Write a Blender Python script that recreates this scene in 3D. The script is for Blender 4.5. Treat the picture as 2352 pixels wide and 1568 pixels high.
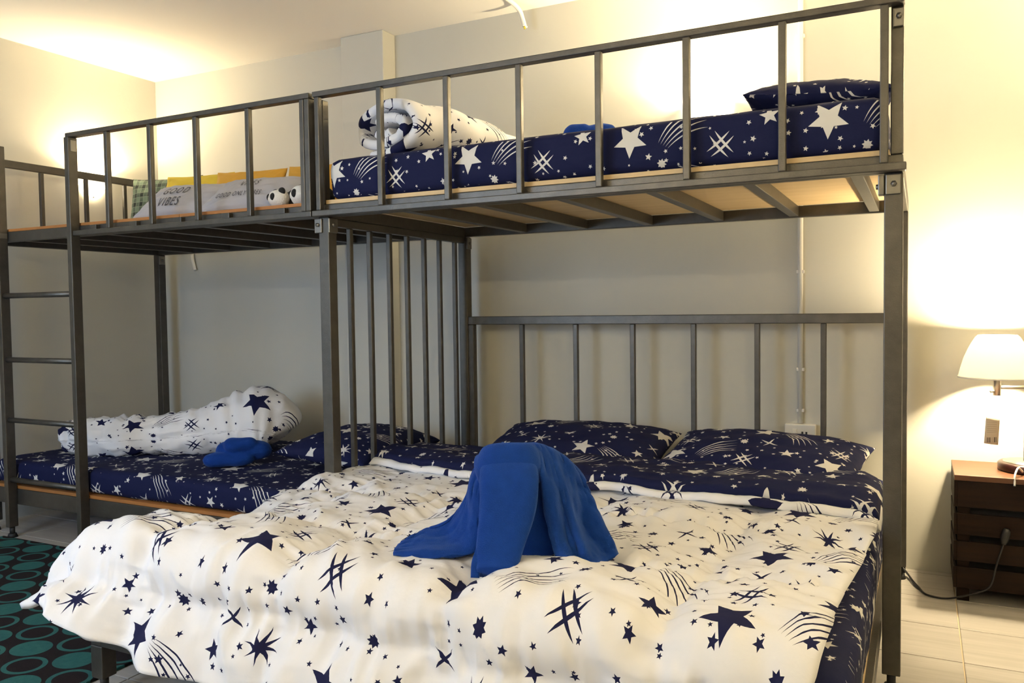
import bpy, bmesh, math, random
from math import sin, cos, pi, radians, sqrt, hypot, atan2
from mathutils import Vector, Matrix, noise

random.seed(7)
for o in list(bpy.data.objects):
    bpy.data.objects.remove(o, do_unlink=True)
SC = bpy.context.scene
COL = SC.collection

# ------------------------------------------------------------------ camera
CAM_POS = Vector((2.042, -2.4541, 1.0829))
YAW, PITCH, ROLL = radians(26.5874), radians(-2.3172), radians(-0.7678)
FPX = 1872.4
fw = Vector((-sin(YAW) * cos(PITCH), cos(YAW) * cos(PITCH), sin(PITCH)))
rt0 = Vector((cos(YAW), sin(YAW), 0))
up0 = rt0.cross(fw)
rt = rt0 * cos(ROLL) + up0 * sin(ROLL)
up = -rt0 * sin(ROLL) + up0 * cos(ROLL)
cam_d = bpy.data.cameras.new('camera')
cam_d.sensor_fit = 'HORIZONTAL'
cam_d.sensor_width = 36.0
cam_d.lens = 36.0 * FPX / 2352.0
cam_d.clip_start = 0.05
cam = bpy.data.objects.new('camera', cam_d)
COL.objects.link(cam)
m = Matrix.Identity(4)
for i in range(3):
    m[i][0], m[i][1], m[i][2], m[i][3] = rt[i], up[i], -fw[i], CAM_POS[i]
cam.matrix_world = m
SC.camera = cam

# ------------------------------------------------------------------ view, world, daylight
SC.view_settings.view_transform = 'Standard'
SC.view_settings.look = 'None'
SC.view_settings.gamma = 1.0
SC.view_settings.use_curve_mapping = False
SC.view_settings.exposure = 1.2
SC.cycles.max_bounces = 6
SC.cycles.diffuse_bounces = 4
SC.cycles.glossy_bounces = 2
SC.cycles.transmission_bounces = 3
SC.cycles.caustics_reflective = False
SC.cycles.caustics_refractive = False
SC.cycles.use_light_tree = False
W = bpy.data.worlds.new('world')
SC.world = W
W.use_nodes = True
W.node_tree.nodes['Background'].inputs[0].default_value = (0.75, 0.86, 1.0, 1)
W.node_tree.nodes['Background'].inputs[1].default_value = 1.0

ROOM_X0, ROOM_X1, ROOM_Y0, ROOM_Y1, ROOM_H = -2.285, 4.3, -3.35, 1.207, 2.539
WARM = (1.0, 0.80, 0.48)

def add_light(name, kind, loc, energy, color, size=0.05, rot=None, sy=None):
    d = bpy.data.lights.new(name, kind)
    d.energy = energy
    d.color = color
    if kind == 'AREA':
        d.size = size
        if sy:
            d.shape = 'RECTANGLE'
            d.size_y = sy
    else:
        d.shadow_soft_size = size
    o = bpy.data.objects.new(name, d)
    COL.objects.link(o)
    o.location = loc
    if rot:
        o.rotation_euler = rot
    return o

# daylight entering by the window in the wall behind the camera
add_light('window_daylight', 'AREA', (-0.85, ROOM_Y0 + 0.06, 1.45), 25.0, (0.56, 0.73, 1.0), 1.3, (radians(90), 0, 0), 1.2)

# ------------------------------------------------------------------ node helpers
class NT:
    def __init__(self, tree):
        self.t = tree
    def n(self, typ, **kw):
        nd = self.t.nodes.new(typ)
        for k, v in kw.items():
            setattr(nd, k, v)
        return nd
    def put(self, sock, v):
        if isinstance(v, bpy.types.NodeSocket):
            self.t.links.new(v, sock)
        elif v is not None:
            sock.default_value = v
    def math(self, op, a, b=None, c=None, clamp=False):
        nd = self.n('ShaderNodeMath', operation=op, use_clamp=clamp)
        for i, v in enumerate((a, b, c)):
            self.put(nd.inputs[i], v)
        return nd.outputs[0]
    def vm(self, op, a, b=None, c=None, scale=None):
        nd = self.n('ShaderNodeVectorMath', operation=op)
        for i, v in enumerate((a, b, c)):
            if v is not None:
                self.put(nd.inputs[i], v)
        if scale is not None:
            self.put(nd.inputs['Scale'], scale)
        return nd.outputs['Value'] if op in ('LENGTH', 'DISTANCE', 'DOT_PRODUCT') else nd.outputs['Vector']
    def sep(self, v):
        nd = self.n('ShaderNodeSeparateXYZ')
        self.put(nd.inputs[0], v)
        return nd.outputs
    def comb(self, x, y, z=0.0):
        nd = self.n('ShaderNodeCombineXYZ')
        for i, v in enumerate((x, y, z)):
            self.put(nd.inputs[i], v)
        return nd.outputs[0]
    def mix(self, f, a, b):
        nd = self.n('ShaderNodeMix', data_type='RGBA')
        self.put(nd.inputs['Factor'], f)
        self.put(nd.inputs[6], a)
        self.put(nd.inputs[7], b)
        return nd.outputs[2]
    def noise(self, vec, scale, detail=2.0, rough=0.5, out=0):
        nd = self.n('ShaderNodeTexNoise')
        if vec is not None:
            self.put(nd.inputs['Vector'], vec)
        nd.inputs['Scale'].default_value = scale
        nd.inputs['Detail'].default_value = detail
        nd.inputs['Roughness'].default_value = rough
        return nd.outputs[out]
    def bump(self, h, strength, dist):
        nd = self.n('ShaderNodeBump')
        nd.inputs['Strength'].default_value = strength
        nd.inputs['Distance'].default_value = dist
        self.put(nd.inputs['Height'], h)
        return nd.outputs[0]

def new_mat(name):
    mt = bpy.data.materials.new(name)
    mt.use_nodes = True
    nt = NT(mt.node_tree)
    b = mt.node_tree.nodes['Principled BSDF']
    return mt, nt, b

def simple(name, col, rough=0.6, metal=0.0, bump_scale=None, bump_s=0.2, bump_d=0.001, spec=None, var=0.0, var_scale=6.0):
    mt, nt, b = new_mat(name)
    b.inputs['Roughness'].default_value = rough
    b.inputs['Metallic'].default_value = metal
    if spec is not None:
        b.inputs['Specular IOR Level'].default_value = spec
    tc = nt.n('ShaderNodeTexCoord').outputs['Object']
    if var:
        f = nt.noise(tc, var_scale, 4.0, 0.6)
        c2 = tuple(min(1, c * (1 - var)) for c in col)
        c1 = tuple(min(1, c * (1 + var * 0.6)) for c in col)
        nt.put(b.inputs['Base Color'], nt.mix(f, (*c1, 1), (*c2, 1)))
    else:
        b.inputs['Base Color'].default_value = (*col, 1)
    if bump_scale:
        nt.put(b.inputs['Normal'], nt.bump(nt.noise(tc, bump_scale, 3.0), bump_s, bump_d))
    return mt

# star print shared by every printed fabric (flat printed cotton, repeats every LX x LY metres)
LX, LY = 0.58, 0.50
def make_print_group():
    g = bpy.data.node_groups.new('star_print', 'ShaderNodeTree')
    g.interface.new_socket(name='Vector', in_out='INPUT', socket_type='NodeSocketVector')
    g.interface.new_socket(name='Fac', in_out='OUTPUT', socket_type='NodeSocketFloat')
    nt = NT(g)
    gi = g.nodes.new('NodeGroupInput')
    go = g.nodes.new('NodeGroupOutput')
    uv = gi.outputs[0]
    acc = []
    def local(cx, cy, rot):
        d = nt.vm('SUBTRACT', uv, (cx, cy, 0))
        d = nt.vm('WRAP', d, (LX / 2, LY / 2, 1), (-LX / 2, -LY / 2, -1))
        if rot:
            vr = nt.n('ShaderNodeVectorRotate', rotation_type='Z_AXIS')
            nt.put(vr.inputs['Vector'], d)
            vr.inputs['Angle'].default_value = rot
            d = vr.outputs[0]
        return d
    def star_mask(d, n, R, ratio, ang=None):
        s = nt.sep(d)
        th = nt.math('ARCTAN2', s[1], s[0])
        if ang is not None:
            th = nt.math('ADD', th, ang)
        mm = nt.math('ABSOLUTE', nt.math('WRAP', th, pi / n, -pi / n))
        r = nt.vm('LENGTH', d)
        A = 1.0
        B = (1 - ratio * cos(pi / n)) / (ratio * sin(pi / n))
        k = nt.math('MULTIPLY_ADD', nt.math('SINE', mm), B, nt.math('MULTIPLY', nt.math('COSINE', mm), A))
        return nt.math('LESS_THAN', nt.math('MULTIPLY', r, k), R)
    def star(cx, cy, R, n=5, ratio=0.42, rot=0.3):
        acc.append(star_mask(local(cx, cy, rot), n, R, ratio))
    def strokes(cx, cy, L, s, w, rot, second=True):
        d = nt.sep(local(cx, cy, rot))
        for a, b_, cv in ((d[0], d[1], 1.6), (d[1], d[0], -1.4)):
            q = nt.math('MULTIPLY_ADD', nt.math('MULTIPLY', b_, b_), cv, a)
            dist = nt.math('ABSOLUTE', nt.math('SUBTRACT', nt.math('ABSOLUTE', q), s)) if s else nt.math('ABSOLUTE', q)
            tt = nt.math('DIVIDE', b_, L)
            wid = nt.math('MULTIPLY', nt.math('SUBTRACT', 1.0, nt.math('MULTIPLY', tt, tt)), w)
            acc.append(nt.math('LESS_THAN', dist, wid))
    def trail(cx, cy, rho, phi, dl, w, rot):
        d = local(cx, cy, rot)
        d = nt.vm('ADD', d, (0, rho, 0))
        s = nt.sep(d)
        th = nt.math('ARCTAN2', s[0], s[1])
        t = nt.math('DIVIDE', th, phi)                       # -1..1 along the trail
        dd = nt.math('MULTIPLY_ADD', t, dl * 0.45, dl)
        q = nt.math('DIVIDE', nt.math('SUBTRACT', nt.vm('LENGTH', d), rho), dd)
        fr = nt.math('ABSOLUTE', nt.math('WRAP', q, 0.5, -0.5))
        wid = nt.math('MULTIPLY', nt.math('SUBTRACT', 1.0, nt.math('MULTIPLY', t, t)), w)
        on = nt.math('LESS_THAN', nt.math('MULTIPLY', fr, dd), wid)
        on = nt.math('MULTIPLY', on, nt.math('LESS_THAN', nt.math('ABSOLUTE', q), 2.4))
        acc.append(nt.math('MULTIPLY', on, nt.math('LESS_THAN', nt.math('ABSOLUTE', t), 1.0)))
    # large motifs of one repeat
    star(0.10, 0.10, 0.056, 5, 0.45, 0.35)
    star(0.40, 0.34, 0.050, 5, 0.45, 1.1)
    star(0.26, 0.24, 0.027, 5, 0.42, 0.2)
    star(0.52, 0.13, 0.030, 5, 0.42, 0.8)
    star(0.05, 0.35, 0.026, 5, 0.42, 0.5)
    star(0.31, 0.45, 0.022, 5, 0.42, 0.1)
    star(0.20, 0.39, 0.044, 8, 0.26, 0.2)
    star(0.35, 0.20, 0.016, 8, 0.62, 0.0)
    star(0.50, 0.45, 0.016, 8, 0.62, 0.2)
    star(0.20, 0.02, 0.015, 8, 0.62, 0.2)
    strokes(0.12, 0.22, 0.044, 0.010, 0.0036, 0.5)
    strokes(0.44, 0.21, 0.036, 0.0, 0.0036, 0.4)
    strokes(0.38, 0.06, 0.044, 0.010, 0.0036, 0.9)
    strokes(0.10, 0.44, 0.034, 0.0, 0.0034, 0.7)
    trail(0.26, 0.13, 0.20, 0.40, 0.016, 0.0022, -0.6)
    trail(0.53, 0.30, 0.22, 0.36, 0.015, 0.0022, 0.9)
    # scattered small stars on jittered grids
    for cell, r0, r1, keep, sd in ((0.050, 0.0045, 0.0085, 0.45, 3.1), (0.083, 0.008, 0.013, 0.62, 11.7)):
        q = nt.vm('ADD', nt.vm('SCALE', uv, scale=1.0 / cell), (sd, sd * 2.3, 0))
        cid = nt.vm('FLOOR', q)
        wn = nt.n('ShaderNodeTexWhiteNoise', noise_dimensions='3D')
        nt.put(wn.inputs['Vector'], cid)
        rnd = wn.outputs['Color']
        loc = nt.vm('SUBTRACT', nt.vm('FRACTION', q), (0.5, 0.5, 0.0))
        loc = nt.vm('SUBTRACT', loc, nt.vm('SCALE', nt.vm('SUBTRACT', rnd, (0.5, 0.5, 0.5)), scale=0.55))
        loc = nt.vm('MULTIPLY', loc, (cell, cell, 0.0))
        R = nt.math('MULTIPLY_ADD', wn.outputs['Value'], r1 - r0, r0)
        mk = star_mask(loc, 5, R, 0.45, nt.math('MULTIPLY', wn.outputs['Value'], 9.0))
        acc.append(nt.math('MULTIPLY', mk, nt.math('GREATER_THAN', nt.sep(rnd)[2], keep)))
    out = acc[0]
    for a in acc[1:]:
        out = nt.math('MAXIMUM', out, a)
    nt.put(go.inputs[0], out)
    return g
PRINT = make_print_group()

def fabric(name, base, ink, rough=0.85):
    mt, nt, b = new_mat(name)
    uv = nt.n('ShaderNodeUVMap', uv_map='UVMap').outputs[0]
    gr = nt.n('ShaderNodeGroup')
    gr.node_tree = PRINT
    nt.put(gr.inputs[0], uv)
    nt.put(b.inputs['Base Color'], nt.mix(gr.outputs[0], (*base, 1), (*ink, 1)))
    b.inputs['Roughness'].default_value = rough
    b.inputs['Specular IOR Level'].default_value = 0.15
    tc = nt.n('ShaderNodeTexCoord').outputs['Object']
    h = nt.math('ADD', nt.noise(tc, 9.0, 4.0, 0.55), nt.math('MULTIPLY', nt.noise(tc, 600.0, 1.0), 0.03))
    nt.put(b.inputs['Normal'], nt.bump(h, 0.35, 0.012))
    return mt

NAVY = (0.008, 0.011, 0.048)
M = {}
M['print_white'] = fabric('white_star_cotton', (0.79, 0.79, 0.81), (0.010, 0.012, 0.050))
M['print_navy'] = fabric('navy_star_cotton', NAVY, (0.66, 0.65, 0.62))
M['metal'] = simple('hammered_grey_metal', (0.098, 0.091, 0.078), 0.40, 0.65, 260.0, 0.5, 0.0012, var=0.35, var_scale=25.0)
M['chrome'] = simple('bright_steel', (0.62, 0.60, 0.56), 0.25, 1.0)
M['bracket'] = simple('grey_steel_bracket', (0.22, 0.21, 0.19), 0.3, 0.85, 200.0, 0.3, 0.001)
M['rubber'] = simple('black_rubber', (0.012, 0.012, 0.012), 0.6)
M['black_plastic'] = simple('black_plastic', (0.015, 0.015, 0.017), 0.4)
M['white_plastic'] = simple('white_plastic', (0.78, 0.76, 0.70), 0.4)
M['wall'] = simple('greige_wall_paint', (0.575, 0.565, 0.505), 0.8, 0, 70.0, 0.25, 0.0015, spec=0.2, var=0.03, var_scale=2.0)
M['ceiling'] = simple('white_ceiling_paint', (0.88, 0.86, 0.81), 0.9, 0, 40.0, 0.1, 0.001, spec=0.1)
M['blue'] = simple('royal_blue_terry', (0.007, 0.040, 0.24), 0.95, 0, 420.0, 0.9, 0.002, spec=0.1, var=0.25, var_scale=30.0)
_bs = M['blue'].node_tree.nodes['Principled BSDF']
_bs.inputs['Sheen Weight'].default_value = 0.3
_bs.inputs['Sheen Tint'].default_value = (0.25, 0.45, 1.0, 1)
_bs.inputs['Sheen Roughness'].default_value = 0.4
M['yellow'] = simple('mustard_velvet', (0.62, 0.33, 0.035), 0.8, 0, 90.0, 0.3, 0.002, var=0.2)
M['lemon'] = simple('lemon_yellow_cotton', (0.66, 0.48, 0.035), 0.8, 0, 90.0, 0.3, 0.002, var=0.15)
M['grey_cotton'] = simple('pale_grey_cotton', (0.40, 0.385, 0.39), 0.9, 0, 300.0, 0.3, 0.001, var=0.08)
M['ink'] = simple('dark_grey_ink', (0.045, 0.042, 0.045), 0.8)
M['plush_white'] = simple('white_plush', (0.72, 0.70, 0.64), 0.95, 0, 200.0, 0.8, 0.004)
M['plush_black'] = simple('black_plush', (0.012, 0.012, 0.012), 0.95, 0, 200.0, 0.8, 0.004)
M['brushed'] = simple('brushed_nickel', (0.60, 0.57, 0.52), 0.3, 1.0)

def wood(name, c1, c2, scale=(2.0, 30.0, 30.0), rough=0.55, objrand=False, bump_s=0.2, spec=0.4):
    mt, nt, b = new_mat(name)
    tc = nt.n('ShaderNodeTexCoord').outputs['Object']
    v = nt.vm('MULTIPLY', tc, scale)
    if objrand:
        r = nt.n('ShaderNodeObjectInfo').outputs['Random']
        v = nt.vm('ADD', v, nt.comb(nt.math('MULTIPLY', r, 31.0), nt.math('MULTIPLY', r, 57.0), nt.math('MULTIPLY', r, 13.0)))
    f = nt.noise(v, 1.0, 6.0, 0.65)
    f2 = nt.math('MULTIPLY', nt.math('SUBTRACT', f, 0.3), 2.2, clamp=True)
    nt.put(b.inputs['Base Color'], nt.mix(f2, (*c1, 1), (*c2, 1)))
    b.inputs['Roughness'].default_value = rough
    b.inputs['Specular IOR Level'].default_value = spec
    nt.put(b.inputs['Normal'], nt.bump(f, bump_s, 0.001))
    return mt
M['ply'] = wood('pale_plywood', (0.66, 0.50, 0.28), (0.52, 0.37, 0.19))
M['ply_orange'] = wood('orange_plywood', (0.42, 0.18, 0.05), (0.30, 0.12, 0.03))
M['walnut'] = wood('dark_walnut_slat', (0.020, 0.010, 0.0055), (0.007, 0.004, 0.003), (3.0, 40.0, 60.0), 0.6, False, 0.3, 0.12)
M['walnut_top'] = wood('brown_wood_top', (0.125, 0.052, 0.022), (0.07, 0.026, 0.011), (3.0, 30.0, 30.0), 0.42)
M['lamp_wood'] = wood('dark_red_wood', (0.030, 0.008, 0.007), (0.014, 0.004, 0.004), (30.0, 30.0, 3.0), 0.3)
M['tile'] = wood('wood_look_tile', (0.44, 0.42, 0.39), (0.31, 0.29, 0.262), (1.6, 26.0, 10.0), 0.42, True, 0.06)
M['grout'] = simple('sandy_grout', (0.55, 0.46, 0.32), 0.9)

def glow(name, col, strength, base=(0.9, 0.85, 0.75)):
    mt, nt, b = new_mat(name)
    b.inputs['Base Color'].default_value = (*base, 1)
    b.inputs['Emission Color'].default_value = (*col, 1)
    b.inputs['Emission Strength'].default_value = strength
    b.inputs['Roughness'].default_value = 0.5
    return mt
M['sconce_glass'] = glow('lit_frosted_glass', (1.0, 0.86, 0.62), 3.0)
M['bulb'] = glow('lit_bulb', (1.0, 0.85, 0.6), 6.0)

def shade_mat():
    mt, nt, b = new_mat('lit_white_fabric_shade')
    out = mt.node_tree.nodes['Material Output']
    d = nt.n('ShaderNodeBsdfDiffuse'); d.inputs[0].default_value = (0.85, 0.8, 0.68, 1)
    t = nt.n('ShaderNodeBsdfTranslucent'); t.inputs[0].default_value = (0.90, 0.87, 0.78, 1)
    mx = nt.n('ShaderNodeMixShader'); mx.inputs[0].default_value = 0.72
    mt.node_tree.links.new(d.outputs[0], mx.inputs[1])
    mt.node_tree.links.new(t.outputs[0], mx.inputs[2])
    mt.node_tree.links.new(mx.outputs[0], out.inputs[0])
    return mt
M['shade'] = shade_mat()
for k in ('sconce_glass', 'bulb'):
    M[k].cycles.emission_sampling = 'NONE'      # their lamps do the lighting

def glass_mat():
    mt, nt, b = new_mat('window_glass')
    b.inputs['Base Color'].default_value = (1, 1, 1, 1)
    b.inputs['Roughness'].default_value = 0.0
    b.inputs['Transmission Weight'].default_value = 1.0
    b.inputs['IOR'].default_value = 1.02
    return mt
M['glass'] = glass_mat()

def plaid_mat():
    mt, nt, b = new_mat('green_black_plaid_wool')
    uv = nt.n('ShaderNodeUVMap', uv_map='UVMap').outputs[0]
    s = nt.sep(nt.vm('SCALE', uv, scale=1.0))
    def band(c, period, duty):
        return nt.math('LESS_THAN', nt.math('FRACT', nt.math('DIVIDE', c, period)), duty)
    a = nt.math('ADD', band(s[0], 0.056, 0.55), band(s[1], 0.056, 0.55))
    a = nt.math('MULTIPLY', a, 0.5)
    thin = nt.math('MAXIMUM', band(s[0], 0.028, 0.12), band(s[1], 0.028, 0.12))
    c = nt.mix(a, (0.12, 0.17, 0.12, 1), (0.010, 0.018, 0.014, 1))
    c = nt.mix(nt.math('MULTIPLY', thin, 0.55), c, (0.25, 0.30, 0.23, 1))
    nt.put(b.inputs['Base Color'], c)
    b.inputs['Roughness'].default_value = 0.95
    return mt
M['plaid'] = plaid_mat()

def rug_mat():
    mt, nt, b = new_mat('dark_rug_with_teal_rings')
    tc = nt.n('ShaderNodeTexCoord').outputs['Object']
    def circ(ox, oy):
        d = nt.vm('SUBTRACT', tc, (ox, oy, 0))
        d = nt.vm('WRAP', d, (0.1065, 0.09, 1), (-0.1065, -0.09, -1))
        d = nt.vm('MULTIPLY', d, (1, 1.12, 0))
        return nt.vm('LENGTH', d)
    solid = nt.math('LESS_THAN', circ(0.526, 0.059), 0.066)
    r = circ(0.6325, 0.149)
    ring = nt.math('MULTIPLY', nt.math('LESS_THAN', r, 0.068), nt.math('GREATER_THAN', r, 0.052))
    f = nt.math('MAXIMUM', solid, ring)
    teal = nt.mix(nt.noise(tc, 60.0, 2.0), (0.020, 0.095, 0.10, 1), (0.035, 0.135, 0.13, 1))
    nt.put(b.inputs['Base Color'], nt.mix(f, (0.017, 0.013, 0.015, 1), teal))
    b.inputs['Roughness'].default_value = 0.95
    b.inputs['Specular IOR Level'].default_value = 0.1
    nt.put(b.inputs['Normal'], nt.bump(nt.noise(tc, 500.0, 2.0), 0.8, 0.003))
    return mt
M['rug'] = rug_mat()

# ------------------------------------------------------------------ object helpers
ORG = {}
def link(name, me, mat, parent=None, loc=(0, 0, 0)):
    """loc = world position of the mesh's local origin"""
    o = bpy.data.objects.new(name, me)
    COL.objects.link(o)
    if mat is not None and len(me.materials) == 0:
        me.materials.append(M[mat] if isinstance(mat, str) else mat)
    loc = Vector(loc)
    ORG[o.name] = loc.copy()
    if parent is not None:
        o.parent = parent
        o.location = loc - ORG[parent.name]
    else:
        o.location = loc
    return o
def tag(o, label=None, cat=None, group=None, kind=None):
    if label: o['label'] = label
    if cat: o['category'] = cat
    if group: o['group'] = group
    if kind: o['kind'] = kind
    return o
def thing(name, loc, label, cat, group=None):
    o = bpy.data.objects.new(name, None)
    COL.objects.link(o)
    o.empty_display_size = 0.1
    o.location = loc
    ORG[o.name] = Vector(loc)
    return tag(o, label, cat, group)

_box = {}
def box_mesh(dx, dy, dz, bev, mat):
    key = (round(dx, 4), round(dy, 4), round(dz, 4), bev, mat)
    if key in _box:
        return _box[key]
    bm = bmesh.new()
    bmesh.ops.create_cube(bm, size=1.0)
    for v in bm.verts:
        v.co = Vector((v.co.x * dx, v.co.y * dy, v.co.z * dz))
    if bev:
        bmesh.ops.bevel(bm, geom=list(bm.edges), offset=min(bev, dx * .4, dy * .4, dz * .4), segments=2, affect='EDGES', profile=0.5)
    me = bpy.data.meshes.new('box')
    bm.to_mesh(me)
    bm.free()
    me.materials.append(M[mat])
    _box[key] = me
    return me
def box(name, x0, x1, y0, y1, z0, z1, mat, parent=None, bev=0.003):
    me = box_mesh(x1 - x0, y1 - y0, z1 - z0, bev, mat)
    return link(name, me, mat, parent, ((x0 + x1) / 2, (y0 + y1) / 2, (z0 + z1) / 2))

def mesh_from(name, verts, faces, mat, parent=None, loc=None, smooth=True, uvs=None, uvf=None):
    """verts in world coordinates; loc = origin (defaults to centre of the bounds)"""
    vs = [Vector(v) for v in verts]
    if loc is None:
        lo = Vector([min(v[i] for v in vs) for i in range(3)])
        hi = Vector([max(v[i] for v in vs) for i in range(3)])
        loc = (lo + hi) / 2
    loc = Vector(loc)
    me = bpy.data.meshes.new(name)
    me.from_pydata([v - loc for v in vs], [], faces)
    if uvs is not None:
        uvl = me.uv_layers.new(name='UVMap')
        for lp in me.loops:
            uvl.data[lp.index].uv = uvs[lp.vertex_index]
    elif uvf is not None:
        uvl = me.uv_layers.new(name='UVMap')
        for p in me.polygons:
            for li in p.loop_indices:
                uvl.data[li].uv = uvf(me.vertices[me.loops[li].vertex_index].co + loc, p.normal)
    if smooth:
        for p in me.polygons:
            p.use_smooth = True
    me.update()
    return link(name, me, mat, parent, loc)

def grid_faces(nu, nv, off=0, wrap_u=False):
    f = []
    for j in range(nv - 1):
        for i in range(nu - 1 + (1 if wrap_u else 0)):
            a = off + j * nu + i
            b = off + j * nu + (i + 1) % nu
            f.append((a, b, b + nu, a + nu))
    return f

def tube_geo(pts, rad, n=10, cap=True):
    """tube along points; rad float or list"""
    P = [Vector(p) for p in pts]
    vs, fs = [], []
    prev = None
    for i, p in enumerate(P):
        t = (P[min(i + 1, len(P) - 1)] - P[max(i - 1, 0)]).normalized()
        if prev is None:
            a = Vector((0, 0, 1)) if abs(t.z) < 0.9 else Vector((1, 0, 0))
            s = t.cross(a).normalized()
        else:
            s = (prev - t * prev.dot(t)).normalized()
        prev = s
        b = t.cross(s)
        r = rad[i] if isinstance(rad, (list, tuple)) else rad
        for k in range(n):
            an = 2 * pi * k / n
            vs.append(p + s * (r * cos(an)) + b * (r * sin(an)))
    fs = grid_faces(n, len(P), 0, True)
    if cap:
        fs.append(tuple(range(n - 1, -1, -1)))
        fs.append(tuple(range((len(P) - 1) * n, len(P) * n)))
    return vs, fs
def tube(name, pts, rad, mat, parent=None, n=10, loc=None):
    vs, fs = tube_geo(pts, rad, n)
    return mesh_from(name, vs, fs, mat, parent, loc)

def lathe(name, prof, mat, parent, centre, n=32, a0=0.0, a1=2 * pi, close=True):
    """prof = [(r, z)...] about a vertical axis at centre"""
    vs, fs = [], []
    full = abs(a1 - a0 - 2 * pi) < 1e-6
    nn = n if full else n + 1
    for r, z in prof:
        for k in range(nn):
            an = a0 + (a1 - a0) * k / n
            vs.append(Vector(centre) + Vector((r * cos(an), r * sin(an), z)))
    fs = grid_faces(nn, len(prof), 0, full)
    return mesh_from(name, vs, fs, mat, parent, centre)

def smooth01(t):
    t = max(0.0, min(1.0, t))
    return t * t * (3 - 2 * t)
def fbm(x, y, z, oct=3):
    return noise.fractal(Vector((x, y, z)), 1.0, 2.0, oct)

def catmull(P, n):
    """resample a list of tuples smoothly to n points"""
    out = []
    k = len(P)
    P = [Vector(p) for p in P]
    for i in range(n):
        t = i / (n - 1) * (k - 1)
        j = min(int(t), k - 2)
        u = t - j
        p1, p2 = P[j], P[j + 1]
        p0 = P[j - 1] if j > 0 else p1 * 2 - p2
        p3 = P[j + 2] if j + 2 < k else p2 * 2 - p1
        out.append(0.5 * ((2 * p1) + (p2 - p0) * u + (2 * p0 - 5 * p1 + 4 * p2 - p3) * u * u + (3 * p1 - p0 - 3 * p2 + p3) * u ** 3))
    return out

# ------------------------------------------------------------------ the room
def struct(o):
    o['kind'] = 'structure'
    return o
floor = struct(box('floor', ROOM_X0 - .1, ROOM_X1 + .1, ROOM_Y0 - .1, ROOM_Y1 + .1, -0.06, -0.004, 'grout', None, 0))
TX, TY, GAP = 0.37, 0.287, 0.004
tile_me = None
gx0 = 2.166 - TX * 12
gy0 = 0.592 - TY * 14
nx = int((ROOM_X1 - gx0) / TX) + 1
ny = int((ROOM_Y1 - gy0) / TY) + 1
for i in range(nx + 1):
    for j in range(ny + 1):
        x0, y0 = gx0 + i * TX, gy0 + j * TY
        x1, y1 = x0 + TX, y0 + TY
        x0, x1 = max(x0, ROOM_X0), min(x1, ROOM_X1)
        y0, y1 = max(y0, ROOM_Y0), min(y1, ROOM_Y1)
        if x1 - x0 < 0.03 or y1 - y0 < 0.03:
            continue
        box('tile', x0 + GAP / 2, x1 - GAP / 2, y0 + GAP / 2, y1 - GAP / 2, -0.012, 0.0, 'tile', floor, 0.0015)
struct(box('ceiling', ROOM_X0 - .1, ROOM_X1 + .1, ROOM_Y0 - .1, ROOM_Y1 + .1, ROOM_H, ROOM_H + .1, 'ceiling', None, 0))
struct(box('wall_back', ROOM_X0 - .1, ROOM_X1 + .1, ROOM_Y1, ROOM_Y1 + .1, -.05, ROOM_H, 'wall', None, 0))
struct(box('wall_left', ROOM_X0 - .1, ROOM_X0, ROOM_Y0 - .1, ROOM_Y1, -.05, ROOM_H, 'wall', None, 0))
struct(box('wall_right', ROOM_X1, ROOM_X1 + .1, ROOM_Y0 - .1, ROOM_Y1, -.05, ROOM_H, 'wall', None, 0))
# wall behind the camera, with a window opening
WX0, WX1, WZ0, WZ1 = -1.55, -0.15, 0.85, 2.05
def wall_with_hole():
    y0, y1 = ROOM_Y0 - .1, ROOM_Y0
    bm = bmesh.new()
    for x0, x1, z0, z1 in ((ROOM_X0, WX0, -.05, ROOM_H), (WX1, ROOM_X1, -.05, ROOM_H), (WX0, WX1, -.05, WZ0), (WX0, WX1, WZ1, ROOM_H)):
        r = bmesh.ops.create_cube(bm, size=1.0)
        for v in r['verts']:
            v.co = Vector(((x0 + x1) / 2 + v.co.x * (x1 - x0), (y0 + y1) / 2 + v.co.y * .1, (z0 + z1) / 2 + v.co.z * (z1 - z0)))
    me = bpy.data.meshes.new('wall_front')
    bm.to_mesh(me)
    bm.free()
    return struct(link('wall_front', me, 'wall'))
wall_with_hole()
win = bpy.data.objects.new('window_1', None)
COL.objects.link(win)
win.location = ((WX0 + WX1) / 2, ROOM_Y0 - .05, WZ0)
ORG['window_1'] = win.location.copy()
struct(win)
for nm, a in (('window_frame', (WX0, WX0 + .05, WZ0, WZ1)), ('window_frame', (WX1 - .05, WX1, WZ0, WZ1)), ('window_frame', (WX0 + .05, WX1 - .05, WZ0, WZ0 + .05)), ('window_frame', (WX0 + .05, WX1 - .05, WZ1 - .05, WZ1)), ('mullion', ((WX0 + WX1) / 2 - .02, (WX0 + WX1) / 2 + .02, WZ0 + .05, WZ1 - .05))):
    box(nm, a[0], a[1], ROOM_Y0 - .08, ROOM_Y0 - .03, a[2], a[3], 'white_plastic', win)
for x0, x1 in ((WX0 + .05, (WX0 + WX1) / 2 - .02), ((WX0 + WX1) / 2 + .02, WX1 - .05)):
    box('pane', x0, x1, ROOM_Y0 - .058, ROOM_Y0 - .052, WZ0 + .05, WZ1 - .05, 'glass', win, 0)
# pilaster on the back wall
struct(box('trim_1', -0.735, -0.462, 1.095, ROOM_Y1, 0, ROOM_H, 'wall', None, 0.004))

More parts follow.
